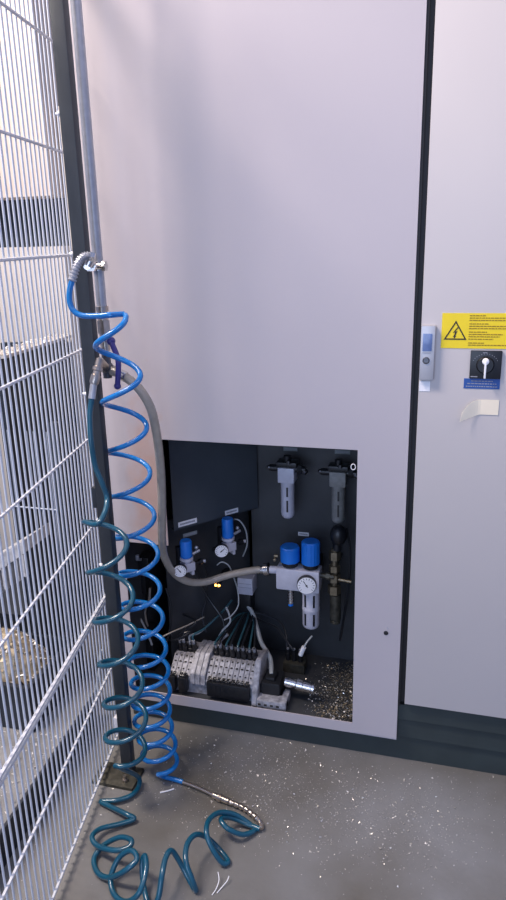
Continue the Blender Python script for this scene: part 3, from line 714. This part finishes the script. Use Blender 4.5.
# small precision regulators on the slanted plate
def regulator(kx, ky0, ky1, gx, gy, gr, needle, label):
    gr *= 1.05
    off = 0.035
    top = plate_pt(kx, ky0, off); bot = plate_pt(kx, ky1, off)
    r = 0.0185
    t = thing('pressure_regulator', (bot.x, bot.y, bot.z - 0.05), label, 'regulator')
    bb = MB(); ribbed(bb, bot, r, bot.z, top.z); bb.build('knob', 'knob', t)
    bb = MB(); bb.lathe([(r * .6, -0.022), (r * .7, -0.01), (r * 1.12, -0.008), (r * 1.12, 0.0)], bot, (0, 0, 1)); 
    mt_ = Matrix.Translation(bot) @ PM
    bb.box((-0.016, -0.014, -0.046), (0.022, 0.016, -0.018), mt_, bev=0.002); bb.box((0.012, -0.010, -0.062), (0.020, 0.010, -0.04), mt_, bev=0.001); bb.build('regulator_body', 'body', t)
    bb = MB(); bb.box((-0.020, 0.016, -0.060), (0.028, 0.034, 0.03), mt_, bev=0.002); bb.cyl(mt_ @ Vector((0.02, 0, -0.03)), mt_ @ Vector((0.062, 0, -0.03)), 0.006); bb.cyl(mt_ @ Vector((-0.014, 0, -0.03)), mt_ @ Vector((-0.055, 0.005, -0.03)), 0.007)
    bb.hexa(mt_ @ Vector((0.042, 0, -0.03)), mt_ @ Vector((0.054, 0, -0.03)), 0.010); bb.build('mounting_bracket', 'black', t)
    gauge(t, plate_pt(gx, gy, off + 0.022), Matrix.Rotation(ang * .35, 4, 'Z'), gr, needle)
    bb = MB(); bb.cyl(mt_ @ Vector((0.018, -0.004, 0.006)), mt_ @ Vector((0.044, -0.004, 0.012)), 0.005); bb.build('side_port', 'zinc', t)
    bb = MB(); bb.ball(mt_ @ Vector((0.032, -0.008, 0.026)), 0.006); bb.build('vent_plug', 'zinc', t)
    bb = MB(); bb.cyl(mt_ @ Vector((0.054, 0, -0.03)), mt_ @ Vector((0.064, -0.004, -0.03)), 0.006); bb.build('push_fitting', 'zinc', t)
regulator(186.5, 540, 557, 180, 571, 0.0195, math.radians(-35), 'lower left blue-knobbed pressure regulator with a white round gauge')
regulator(228, 518, 537, 221.5, 551, 0.0205, math.radians(50), 'blue-knobbed pressure regulator with white gauge, higher and right of the other')

# filter regulator service unit
yu = 0.20
su = thing('service_unit', W(300, 600, yu), 'large grey filter regulator unit with two blue knobs and a round gauge', 'air preparation unit')
def bxp(bb, x0, y0, x1, y1, dy0, dy1, bev=0.003):
    p0 = W((x0), (y0 + y1) / 2, yu); p1 = W(x1, (y0 + y1) / 2, yu); xm = (x0 + x1) / 2
    bb.box((p0.x, yu + dy0, W(xm, y1, yu).z), (p1.x, yu + dy1, W(xm, y0, yu).z), bev=bev)
b = MB(); bxp(b, 277.5, 566, 300, 587, -0.024, 0.03, 0.006); bxp(b, 299, 568, 320.5, 589, -0.026, 0.03, 0.004)
b.cyl(W(270, 569.5, yu), W(279, 570, yu), 0.0125); b.build('twin_body', 'body', su)
kc1 = W(290, 562, yu); kc2 = W(310.7, 564, yu)
b = MB(); b.lathe([(0.024, -0.006), (0.0255, 0.003), (0.025, 0.008)], (kc1.x, yu, kc1.z - 0.004), (0, 0, 1)); b.lathe([(0.024, -0.006), (0.0255, 0.002), (0.025, 0.006)], (kc2.x, yu, kc2.z - 0.004), (0, 0, 1)); b.build('collar', 'black', su)
b = MB(); ribbed(b, Vector((kc1.x, yu, 0)), 0.0315, kc1.z + 0.003, W(290, 546, yu).z, 16); b.build('shut_off_knob', 'knob', su)
b = MB(); ribbed(b, Vector((kc2.x, yu, 0)), 0.0290, kc2.z + 0.002, W(310.5, 541, yu).z, 36); b.build('regulator_knob', 'knob', su)
bt = W(311, 627, yu); btop = W(311, 588, yu); h = btop.z - bt.z; rb = 0.0272
b = MB(); b.lathe([(0, 0), (rb * .6, 0.0), (rb * .9, 0.006), (rb, 0.014), (rb, h * .45), (rb * 1.04, h * .47), (rb * 1.04, h * .52), (rb, h * .54), (rb * 1.02, h)], (bt.x, yu, bt.z), (0, 0, 1), 28); bwl = b.build('filter_bowl', 'body', su)
b = MB()
for a in (-0.52, 0.52):
    for z0_, z1_ in ((0.13, 0.42), (0.60, 0.9)):
        b = MB()
        for kx in (0,):
            x = bt.x + rb * 1.0 * math.sin(a) + .0; y = yu - rb * 1.01 * math.cos(a)
            b.box((-0.003, -0.0015, bt.z + h * z0_), (0.003, 0.003, bt.z + h * z1_), Matrix.Translation((x, y, 0)) @ Matrix.Rotation(a, 4, 'Z'))
        b.build('sight_slot', 'black', bwl, smooth=False)
b = MB(); s_ = W(290.5, 588, yu); se = W(290.5, 603, yu); b.cyl((s_.x, yu, se.z), (s_.x, yu, s_.z + .003), 0.0085, 16)
for kk in range(4): b.cyl((s_.x, yu, se.z + .004 + kk * .010), (s_.x, yu, se.z + .008 + kk * .010), 0.0105, 16)
b.build('silencer', 'steel', su)
b = MB(); b.cyl((s_.x, yu, se.z - 0.008), (s_.x, yu, se.z), 0.008, 16); b.build('silencer_tip', 'knob', su)
gauge(su, W(306.5, 585.5, yu - 0.045), Matrix.Rotation(math.radians(12), 4, 'Z'), 0.0300, math.radians(-32))
b = MB(); o1 = W(278, 556, yu - .01); b.cyl(o1, o1 + Vector((-0.012, 0, 0)), 0.006); b.ball(o1 + Vector((-0.010, -0.004, -0.012)), 0.006); b.build('brass_nipple', 'brass', su)
b = MB(); b.cyl(W(320, 575, yu), W(334, 577, yu), 0.008); b.hexa(W(326, 576, yu), W(330, 576.5, yu), 0.012); b.build('outlet_nipple', 'olive', su)
b = MB(); bxp(b, 285, 570, 315, 584, 0.03, BK - yu - 0.001, 0.002); b.build('back_bracket', 'black', su)

# dusty brass fitting column at the right with a black silencer
yv = 0.22
fc = thing('fitting_column', W(336, 620, yv), 'dusty brass fitting column with a black domed cap near the right edge', 'pipe fitting')
cx_ = W(334.5, 575, yv).x
def zz(py): return W(335, py, yv).z
b = MB()
b.cyl((cx_, yv, zz(600)), (cx_, yv, zz(548)), 0.0105); 
for a_, c_, r_ in ((551, 559, .018), (565, 571, .018), (574, 581, .019), (585, 593, .021)): b.hexa((cx_, yv, zz(c_)), (cx_, yv, zz(a_)), r_)
b.cyl((cx_, yv - .004, zz(578)), (cx_ + 0.055, yv - .01, zz(581) + .008), 0.0055); b.build('brass_stack', 'brass', fc)
b = MB(); b.cyl((cx_ + 0.004, yv, zz(618)), (cx_ + 0.004, yv, zz(594)), 0.018); b.lathe([(0.0165, 0), (0.0165, .008), (.012, .012)], (cx_ + .004, yv, zz(622)), (0, 0, 1)); b.build('body_block', 'olive', fc)
b = MB(); ce = W(338.5, 535, yv); b.ball(ce, 0.030, (0.9, 0.9, 1.15)); b.cyl((ce.x - .004, yv, ce.z - .05), (ce.x - .004, yv, ce.z - .02), .014); b.build('domed_cap', 'black', fc)
b = MB(); b.cyl((cx_, yv, zz(570)), (cx_, BK, zz(570)), .008); b.build('wall_nipple', 'olive', fc)
b = MB(); b.tube(smooth_path([W(346, 528, .25), W(350, 550, .24), W(349, 580, .23), W(345, 610, .23), W(340, 640, .25)], 8), 0.004, 8)
tag(b.build('air_tube', 'blacktube'), 'black tube hanging down beside the fitting column', 'tube')

# ---------------------------------------------------------------- valve terminal
FZ = 0.108
vt0 = F(170, 694, FZ); vt1 = F(268, 708, FZ)
VL = 0.245; vx0, vy0 = vt0.x, vt0.y + 0.004
vt = thing('valve_terminal', (vx0 + VL / 2, vy0, FZ), 'long white and black pneumatic valve terminal on the floor of the bay', 'valve terminal')
VT = Matrix.Translation((vx0 - 0.010, vy0, FZ)) @ Matrix.Diagonal((1.14, 1.28, 1.25, 1))
D = 0.125
b = MB(); # base body with sloping top: profile in (y, z)
def yprof(bb, pts, xa, xb, mt4, bev=0.0):
    """extrude a (y, z) outline from xa to xb"""
    R = Matrix(((0, 1, 0, 0), (1, 0, 0, 0), (0, 0, 1, 0), (0, 0, 0, 1)))
    bb.prism([(y, z) for y, z in pts], xb - xa, mt4 @ Matrix.Translation((xa, 0, 0)) @ R, bev)
yprof(b, [(0.016, 0), (D, 0), (D, 0.078), (0.062, 0.078), (0.016, 0.040)], 0.0, VL, VT, 0.001)
b.build('manifold', 'terminal', vt, smooth=False)
# valve slices
for k in range(16):
    xa = 0.004 + k * 0.0152
    if 4 <= k < 7:
        bb = MB(); yprof(bb, [(0.010, 0.030), (0.014, 0.058), (0.058, 0.092), (0.118, 0.092), (0.118, 0.07), (0.03, 0.035)], xa, xa + 0.0140, VT, 0.0012); bb.build('valve_slice', 'terminal', vt)
    else:
        bb = MB(); yprof(bb, [(0.012, 0.040), (0.020, 0.052), (0.056, 0.080), (0.070, 0.080), (0.070, 0.070), (0.03, 0.040)], xa, xa + 0.0140, VT, 0.0012); bb.build('valve_slice', 'terminal', vt)
def blk(x0_, x1_, n, name='override_block'):
    bb = MB()
    bb.box((x0_, -0.003, 0.010), (x1_, 0.018, 0.052), VT, bev=0.005)
    w_ = (x1_ - x0_) / n
    for k in range(n):
        for j in range(2): bb.box((x0_ + w_ * (k + .15), 0.002 + 0.008 * j, 0.050), (x0_ + w_ * (k + .8), 0.007 + 0.008 * j, 0.056 + .002 * j), VT, bev=0.0008)
    for k in range(n - 1): bb.box((x0_ + w_ * (k + 1) - .0007, -0.0036, 0.016), (x0_ + w_ * (k + 1) + .0007, 0.0, 0.046), VT)
    bb.build(name, 'black', vt)
blk(0.004, 0.026, 2); blk(0.034, 0.060, 2); blk(0.118, 0.240, 9)
# little dark screw heads over the white band
for bank in (range(0, 4), range(7, 16)):
  b = MB()
  for k in bank:
    for j, (yy, zz_) in enumerate(((0.026, 0.0585), (0.040, 0.0695), (0.052, 0.079))):
        b.box((0.007 + k * 0.0152, yy, zz_), (0.0115 + k * 0.0152 + .002 * (j % 2), yy + 0.005, zz_ + 0.0012), VT @ Matrix.Identity(4))
  b.build('marker_dots', 'ink', vt, smooth=False)
fit_pts = []
for k in [0, 1, 2, 3] + list(range(8, 16)):
    x = 0.011 + k * 0.0152 if k < 8 else 0.120 + (k - 8) * 0.0166
    row = (k % 2) * 1.6
    bb = MB(); pbase = VT @ Vector((x, 0.082, 0.074)); ptop = pbase + Vector((0, -0.006 - .006 * row, 0.034 + 0.006 * row))
    LL = (ptop - pbase).length; bb.lathe([(0.0100, 0), (0.0100, LL * .6), (0.0088, LL * .62), (0.0088, LL)], pbase, ptop - pbase, 14); bb.build('push_fitting', 'black', vt)
    bb = MB(); bb.cyl(ptop, ptop + (ptop - pbase) * .34, 0.0052, 12); bb.build('release_ring', 'zinc', vt)
    fit_pts.append((k, ptop + (ptop - pbase) * .25))
# end plate and mounting foot at the right
b = MB(); yprof(b, [(0.0, 0), (D, 0), (D, 0.085), (0.075, 0.098), (0.050, 0.098), (0.008, 0.035)], VL, VL + 0.016, VT, 0.002)
b.box((VL + 0.016, -0.002, 0.0), (VL + 0.098, 0.030, 0.022), VT, bev=0.004); b.box((VL + 0.080, 0.0, 0.0), (VL + 0.098, 0.055, 0.024), VT, bev=0.004); b.build('end_plate', 'terminal', vt)
b = MB()
for k in range(4): b.box((VL + 0.020 + k * 0.017, -0.0028, 0.008), (VL + 0.028 + k * 0.017, -0.0015, 0.013), VT)
b.build('foot_slots', 'ink', vt, smooth=False)
b = MB(); b.box((VL + 0.022, 0.024, 0.0), (VL + 0.074, 0.085, 0.054), VT, bev=0.004); b.box((VL + 0.030, 0.034, 0.052), (VL + 0.058, 0.070, 0.064), VT, bev=0.005); b.build('connector_block', 'black', vt)
# bright round connector
ca, cb = W(284, 681, 0.085), W(314, 688, 0.085)
b = MB(); dd = cb - ca; dd.z = -0.012; L = dd.length
b.lathe([(0.012, 0), (0.0155, .004), (0.0155, L * .4), (0.0185, L * .43), (0.0185, L * .62), (0.017, L * .64), (0.017, L * .9), (0.019, L * .92), (0.019, L), (0.014, L), (0.014, L * .9)], ca, dd, 24); rc = b.build('round_connector', 'steel', vt)

# thick pale cable to the connector block
cbl = smooth_path([W(243, 600, 0.30), W(252, 612, 0.28), W(257, 628, 0.24), W(261.5, 643, 0.20), W(270, 658, 0.16), VT @ Vector((VL + 0.044, 0.052, 0.060))], 8)
b = MB(); b.tube(cbl, 0.0074, 12); tag(b.build('thick_cable', 'cable'), 'thick pale grey cable running down into the black connector block', 'cable')

# white distribution block with teal tubes below
db = thing('distribution_block', W(246, 600, 0.30), 'pale grey distribution block hanging in the middle of the bay under the braided hose', 'distribution block')
c = W(246.5, 584, 0.30); hw = 0.0265
b = MB(); b.box((c.x - hw, 0.28, W(246, 592, .3).z), (c.x + hw, BK, W(246, 576, .3).z), bev=0.003); b.build('block_body', 'body', db)
b = MB()
for k in (1, 2): zq = c.z - .018 + k * .014; b.box((c.x - hw + .004, 0.2792, zq), (c.x + hw - .004, 0.2805, zq + .0012))
b.build('print_line', 'inkgrey', db, smooth=False)
b = MB(); b.box((c.x - hw * .8, 0.284, W(246, 610, .3).z), (c.x + hw * .65, BK, W(246, 592, .3).z), bev=0.003); b.build('tube_socket', 'black', db)
zs_ = W(246, 608, 0.30).z
gi = 0
for (k, p) in fit_pts:
    if k >= 8:
        gi += 1
        st_ = Vector((c.x - hw * .6 + gi * 0.0045, 0.29, zs_))
        mid = Vector(((st_.x * .45 + p.x * .55) + random.uniform(-.006, .006), 0.27 - .02 * (gi % 3), (st_.z * .45 + p.z * .55) + .01))
        b = MB(); b.tube(smooth_path([st_, Vector((st_.x, st_.y, st_.z - .015)), mid, p + Vector((0, 0.004, 0.012)), p], 6), 0.0032, 8)
        dk = gi % 2
        o = b.build('air_tube', 'tealtube' if dk else 'blacktube')
        nth = ['leftmost', 'second from left', 'third from left', 'fourth from left', 'fifth from left', 'sixth from left', 'seventh from left', 'rightmost'][gi - 1]
        tag(o, 'thin %s tube, %s of eight fanning from grey block to valve terminal' % ('teal' if dk else 'black', nth), 'tube', 'thin tubes from the block to the valve terminal')
# left tubes from the four left fittings
lefts = [([(205, 628, .15), (222, 612, .22), (232, 600, .27)], 'tealtube'), ([(200, 632, .14), (216, 618, .2), (228, 606, .26)], 'cable'),
         ([(190, 632, .12), (175, 640, .10), (158, 640, .14), (140, 652, .2)], 'blacktube'), ([(196, 622, .14), (180, 612, .18), (176, 600, .24), (190, 590, .3)], 'blacktube')]
names = ['grey-blue tube slanting up to the right from the left end of the valve terminal', 'pale tube running parallel just below the grey-blue slanting tube',
         'black tube leaving the valve terminal leftwards behind the blue coils', 'black tube looping up the left plate from the valve terminal']
for i, (pts, mt_) in enumerate(lefts):
    p = fit_pts[3 - i][1]
    b = MB(); b.tube(smooth_path([p, p + Vector((0, 0.004, .02))] + [W(*q) for q in pts], 8), 0.0036, 8); tag(b.build('air_tube', mt_), names[i], 'tube')
# loose loops
loops = [
 ('thin grey wire looping beneath the right regulator gauge', [(217, 565, .17), (222, 562, .17), (229, 566, .18), (234, 578, .2), (238, 592, .22), (238, 606, .2), (231, 616, .17), (224, 620, .15)], 0.0022, 'cable', 'wire'),
 ('pale grey tube arching right of the upper regulator knob', [(234, 519, .24), (240, 521, .24), (246, 531, .25), (247, 545, .26), (243, 556, .28)], 0.0026, 'cable', 'tube'),
 ('black tube arching from block to the right-hand fittings, upper one', [(252, 612, .28), (268, 616, .27), (280, 622, .25), (286, 634, .21), (287, 647, .18)], 0.0036, 'blacktube', 'tube'),
 ('black tube arching from block to the right-hand fittings, lower one', [(252, 616, .28), (264, 622, .26), (277, 628, .23), (286, 640, .19), (293, 650, .17)], 0.0036, 'blacktube', 'tube'),
 ('long black tube hanging from the upper left regulator to the bay floor', [(203, 560, .2), (207, 580, .2), (206, 600, .2), (202, 615, .18), (206, 632, .16)], 0.0036, 'blacktube', 'tube'),
 ('black tube sweeping between the two blue regulators', [(196, 570, .19), (205, 592, .2), (214, 606, .2), (222, 618, .19), (226, 632, .17)], 0.0036, 'blacktube', 'tube'),
 ('pale bent tube end crossing the tube tangle left of the block', [(226, 607, .2), (229, 614, .19), (230, 622, .18), (223, 630, .17), (219, 636, .16)], 0.0032, 'cable', 'tube'),
 ('pale brown tube behind the blue coils at the bay corner', [(150, 588, .12), (149, 600, .12), (145, 612, .13), (148, 628, .14), (153, 640, .16)], 0.0042, 'braid', 'tube'),
 ('grey tube crossing the bay corner behind the blue coils', [(136, 610, .1), (142, 622, .1), (147, 632, .1), (152, 645, .1)], 0.0036, 'cable', 'tube'),
 ('black tube bowing beside the bay corner', [(166, 588, .1), (171, 606, .1), (170, 628, .1), (165, 648, .1)], 0.0036, 'blacktube', 'tube'),
 ('dull curved bracket tube on the dark back plate', [(182, 604, .26), (178, 607, .26), (181, 612, .26), (195, 612, .27), (214, 612, .29)], 0.004, 'darksteel', 'tube'),
 ('thin brown wire slanting right from the coils towards the tubes', [(160, 638, .05), (172, 632, .08), (186, 626, .12), (204, 617, .17)], 0.0022, 'braid', 'wire'),
]
for lab, pts, r, mt_, cat in loops:
    b = MB(); b.tube(smooth_path([W(*q) for q in pts], 8), r, 8); tag(b.build('air_tube' if cat == 'tube' else 'wire', mt_), lab, cat)

# small elbow fittings in the tangle
for a_, b_, c_, lab in (((218, 646, .17), (221, 640, .17), (228, 634, .18), 'upper bright elbow fitting in the tube tangle left of the grey block'),
                       ((212, 655, .15), (216, 648, .15), (222, 644, .16), 'lower bright elbow fitting in the tube tangle above the valve slices')):
    b = MB(); b.tube(smooth_path([W(*a_), W(*b_), W(*c_)], 5), 0.0058, 10); o = b.build('elbow_fitting', 'alu'); tag(o, lab, 'fitting')
# fitting block right of the terminal
fb = thing('fitting_block', F(290, 660, FZ), 'dark fitting block with upright push-in fittings right of the valve terminal', 'fitting block')
q0 = F(283, 672, FZ); q1 = F(302, 672, FZ)
b = MB(); b.box((q0.x, q0.y, FZ), (q1.x + 0.01, q0.y + 0.05, FZ + 0.035), bev=0.002); b.build('block_body', 'olive', fb)
for k in range(3):
    x = q0.x + 0.012 + k * 0.021
    b = MB(); b.lathe([(.0085, 0), (.0085, .027), (.0065, .028), (.0065, .04)], (x, q0.y + .025, FZ + .035), (0, 0, 1), 14); b.build('push_fitting', 'black', fb)
    b = MB(); b.cyl((x, q0.y + .025, FZ + .075), (x, q0.y + .025, FZ + .079), .0045, 12); b.build('release_ring', 'zinc', fb)
sp_ = W(302, 652, .17)
b = MB(); b.cyl(W(300.5, 655, .17), W(304, 647, .17), 0.0075, 12); tp = thing('tube_plug', sp_, 'small white tube connector tilted above the fitting block', 'connector')
b.build('connector_shell', 'white', tp)
b = MB(); b.tube(smooth_path([W(304, 647, .17), W(307, 642, .18), W(312, 636, .2)], 6), 0.0028, 8); b.build('wire_lead', 'cable', tp)

# orange indicator lamps
la = thing('indicator_lamp', W(217, 584, .18), 'small glowing orange indicator lamps just below the braided hose', 'lamp')
ce = W(217.5, 585.5, .19)
b = MB(); b.box((ce.x - 0.012, ce.y, ce.z - 0.006), (ce.x + 0.012, BK - .03, ce.z + 0.007), bev=0.001); b.build('lamp_housing', 'black', la)
for dx in (-0.0055, 0.0055):
    b = MB(); b.ball((ce.x + dx, ce.y - .001, ce.z + .001), 0.0042); b.build('lens', 'led', la)

# solenoid cluster glimpsed in the lower left corner of the bay
sc = thing('corner_valve', W(140, 560, .12), 'dark valve with a bright metal tip in the left corner of the bay', 'valve')
b = MB(); p = W(138, 560, .12); b.box((p.x - .03, .11, p.z - .03), (p.x + .04, .17, p.z + .015), bev=.003); b.box((p.x - .02, .12, p.z - .12), (p.x + .02, .16, p.z - .03), bev=.003); b.cyl((p.x, .14, p.z - .25), (p.x, .14, p.z - .1), .01); b.box((p.x - .03, .12, FZ), (p.x + .03, .17, p.z - .25), bev=.004); b.build('valve_block', 'black', sc)
b = MB(); p2_ = W(137, 556, .1); b.cyl(p2_ - Vector((0, 0, .012)), p2_ + Vector((0, 0, .004)), .007); b.cyl(p2_ - Vector((.012, 0, .014)), p2_ + Vector((.014, 0, -.011)), .004); b.build('metal_tip', 'zinc', sc)
b = MB(); b.ball(W(134, 586, .10), .008); b.ball(W(146, 603, .1), .007); b.build('screw_heads', 'zinc', sc)

# ================================================================== LOOSE SWARF
b = MB()
xr0, xr1 = -0.345, -0.222
for k in range(1300):
    u = random.random() ** 0.7; x = xr0 + (xr1 - xr0) * u; y = 0.02 + random.random() ** 1.2 * 0.30
    b.flake((x, y, FZ + 0.001 + random.random() * 0.012 * u), random.uniform(0.002, 0.006))
tag(b.build('bay_swarf', 'chipbrown', smooth=False), 'brownish metal chips piled in the right corner of the bay floor', 'swarf', kind='stuff')
b = MB()
for k in range(420):
    u = random.random() ** 0.6; x = -0.40 + (xr1 + 0.40) * u; y = 0.02 + random.random() * 0.28
    b.flake((x, y, FZ + 0.006 + random.random() * .01 * u), random.uniform(0.002, 0.0062))
for k in range(40): b.flake((random.uniform(-.28, xr1), random.uniform(0.004, 0.03), OZB - .0115), random.uniform(.003, .007))
for k in range(50): b.flake((random.uniform(-.78, -.5), random.uniform(0.004, 0.02), OZB - .0115), random.uniform(.001, .003))
for k in range(420):
    b.flake(VT @ Vector((random.choice((random.uniform(.004, .058), random.uniform(.118, .24), random.uniform(.118, .24))), random.uniform(-.001, .017), .0575)), random.uniform(.0012, .0028))
tag(b.build('bright_bay_swarf', 'chip', smooth=False), 'bright silver chips sprinkled over the right corner of the bay floor', 'swarf', kind='stuff')
b = MB()
for k in range(3600):
    if random.random() < .65: px, py = random.gauss(262, 62), random.gauss(783, 30)
    else: px, py = random.gauss(400, 50), random.gauss(820, 30)
    if py < 735: continue
    p = F(px, py)
    if p.y > 0.02: continue
    b.flake((p.x, p.y, 0.0008), random.uniform(0.0010, 0.0034) * (2.0 if random.random() < .04 else 1))
for k in range(260):
    p = F(random.uniform(0, 95), random.uniform(720, 890))
    b.flake((p.x, p.y, 0.0008), random.uniform(0.001, 0.003))
tag(b.build('floor_swarf', 'chip', smooth=False), 'fine silver chips scattered over the grey floor', 'swarf', kind='stuff')
for lab, pts in (('straight white sliver on the floor right of the post', [(205, 793, .002), (215, 788.5, .003)]),
                 ('thin curled metal sliver standing near the bottom edge, left strand', [(218, 872, .02), (219, 880, .012), (216, 889, .004), (212, 895, .002)]),
                 ('thin bent metal sliver near the bottom edge, right strand', [(229, 876, .012), (227, 881, .009), (222, 887, .004), (217, 893, .002)])):
    if 'straight' in lab: pts = [(160, 792.5, .002), (167, 791, .003), (174, 788.8, .002)]
    b = MB(); b.tube(smooth_path([F(*q) for q in pts], 5), 0.0011 if 'curl' in lab or 'bent' in lab else 0.0022, 6); tag(b.build('metal_sliver', 'white'), lab, 'sliver')
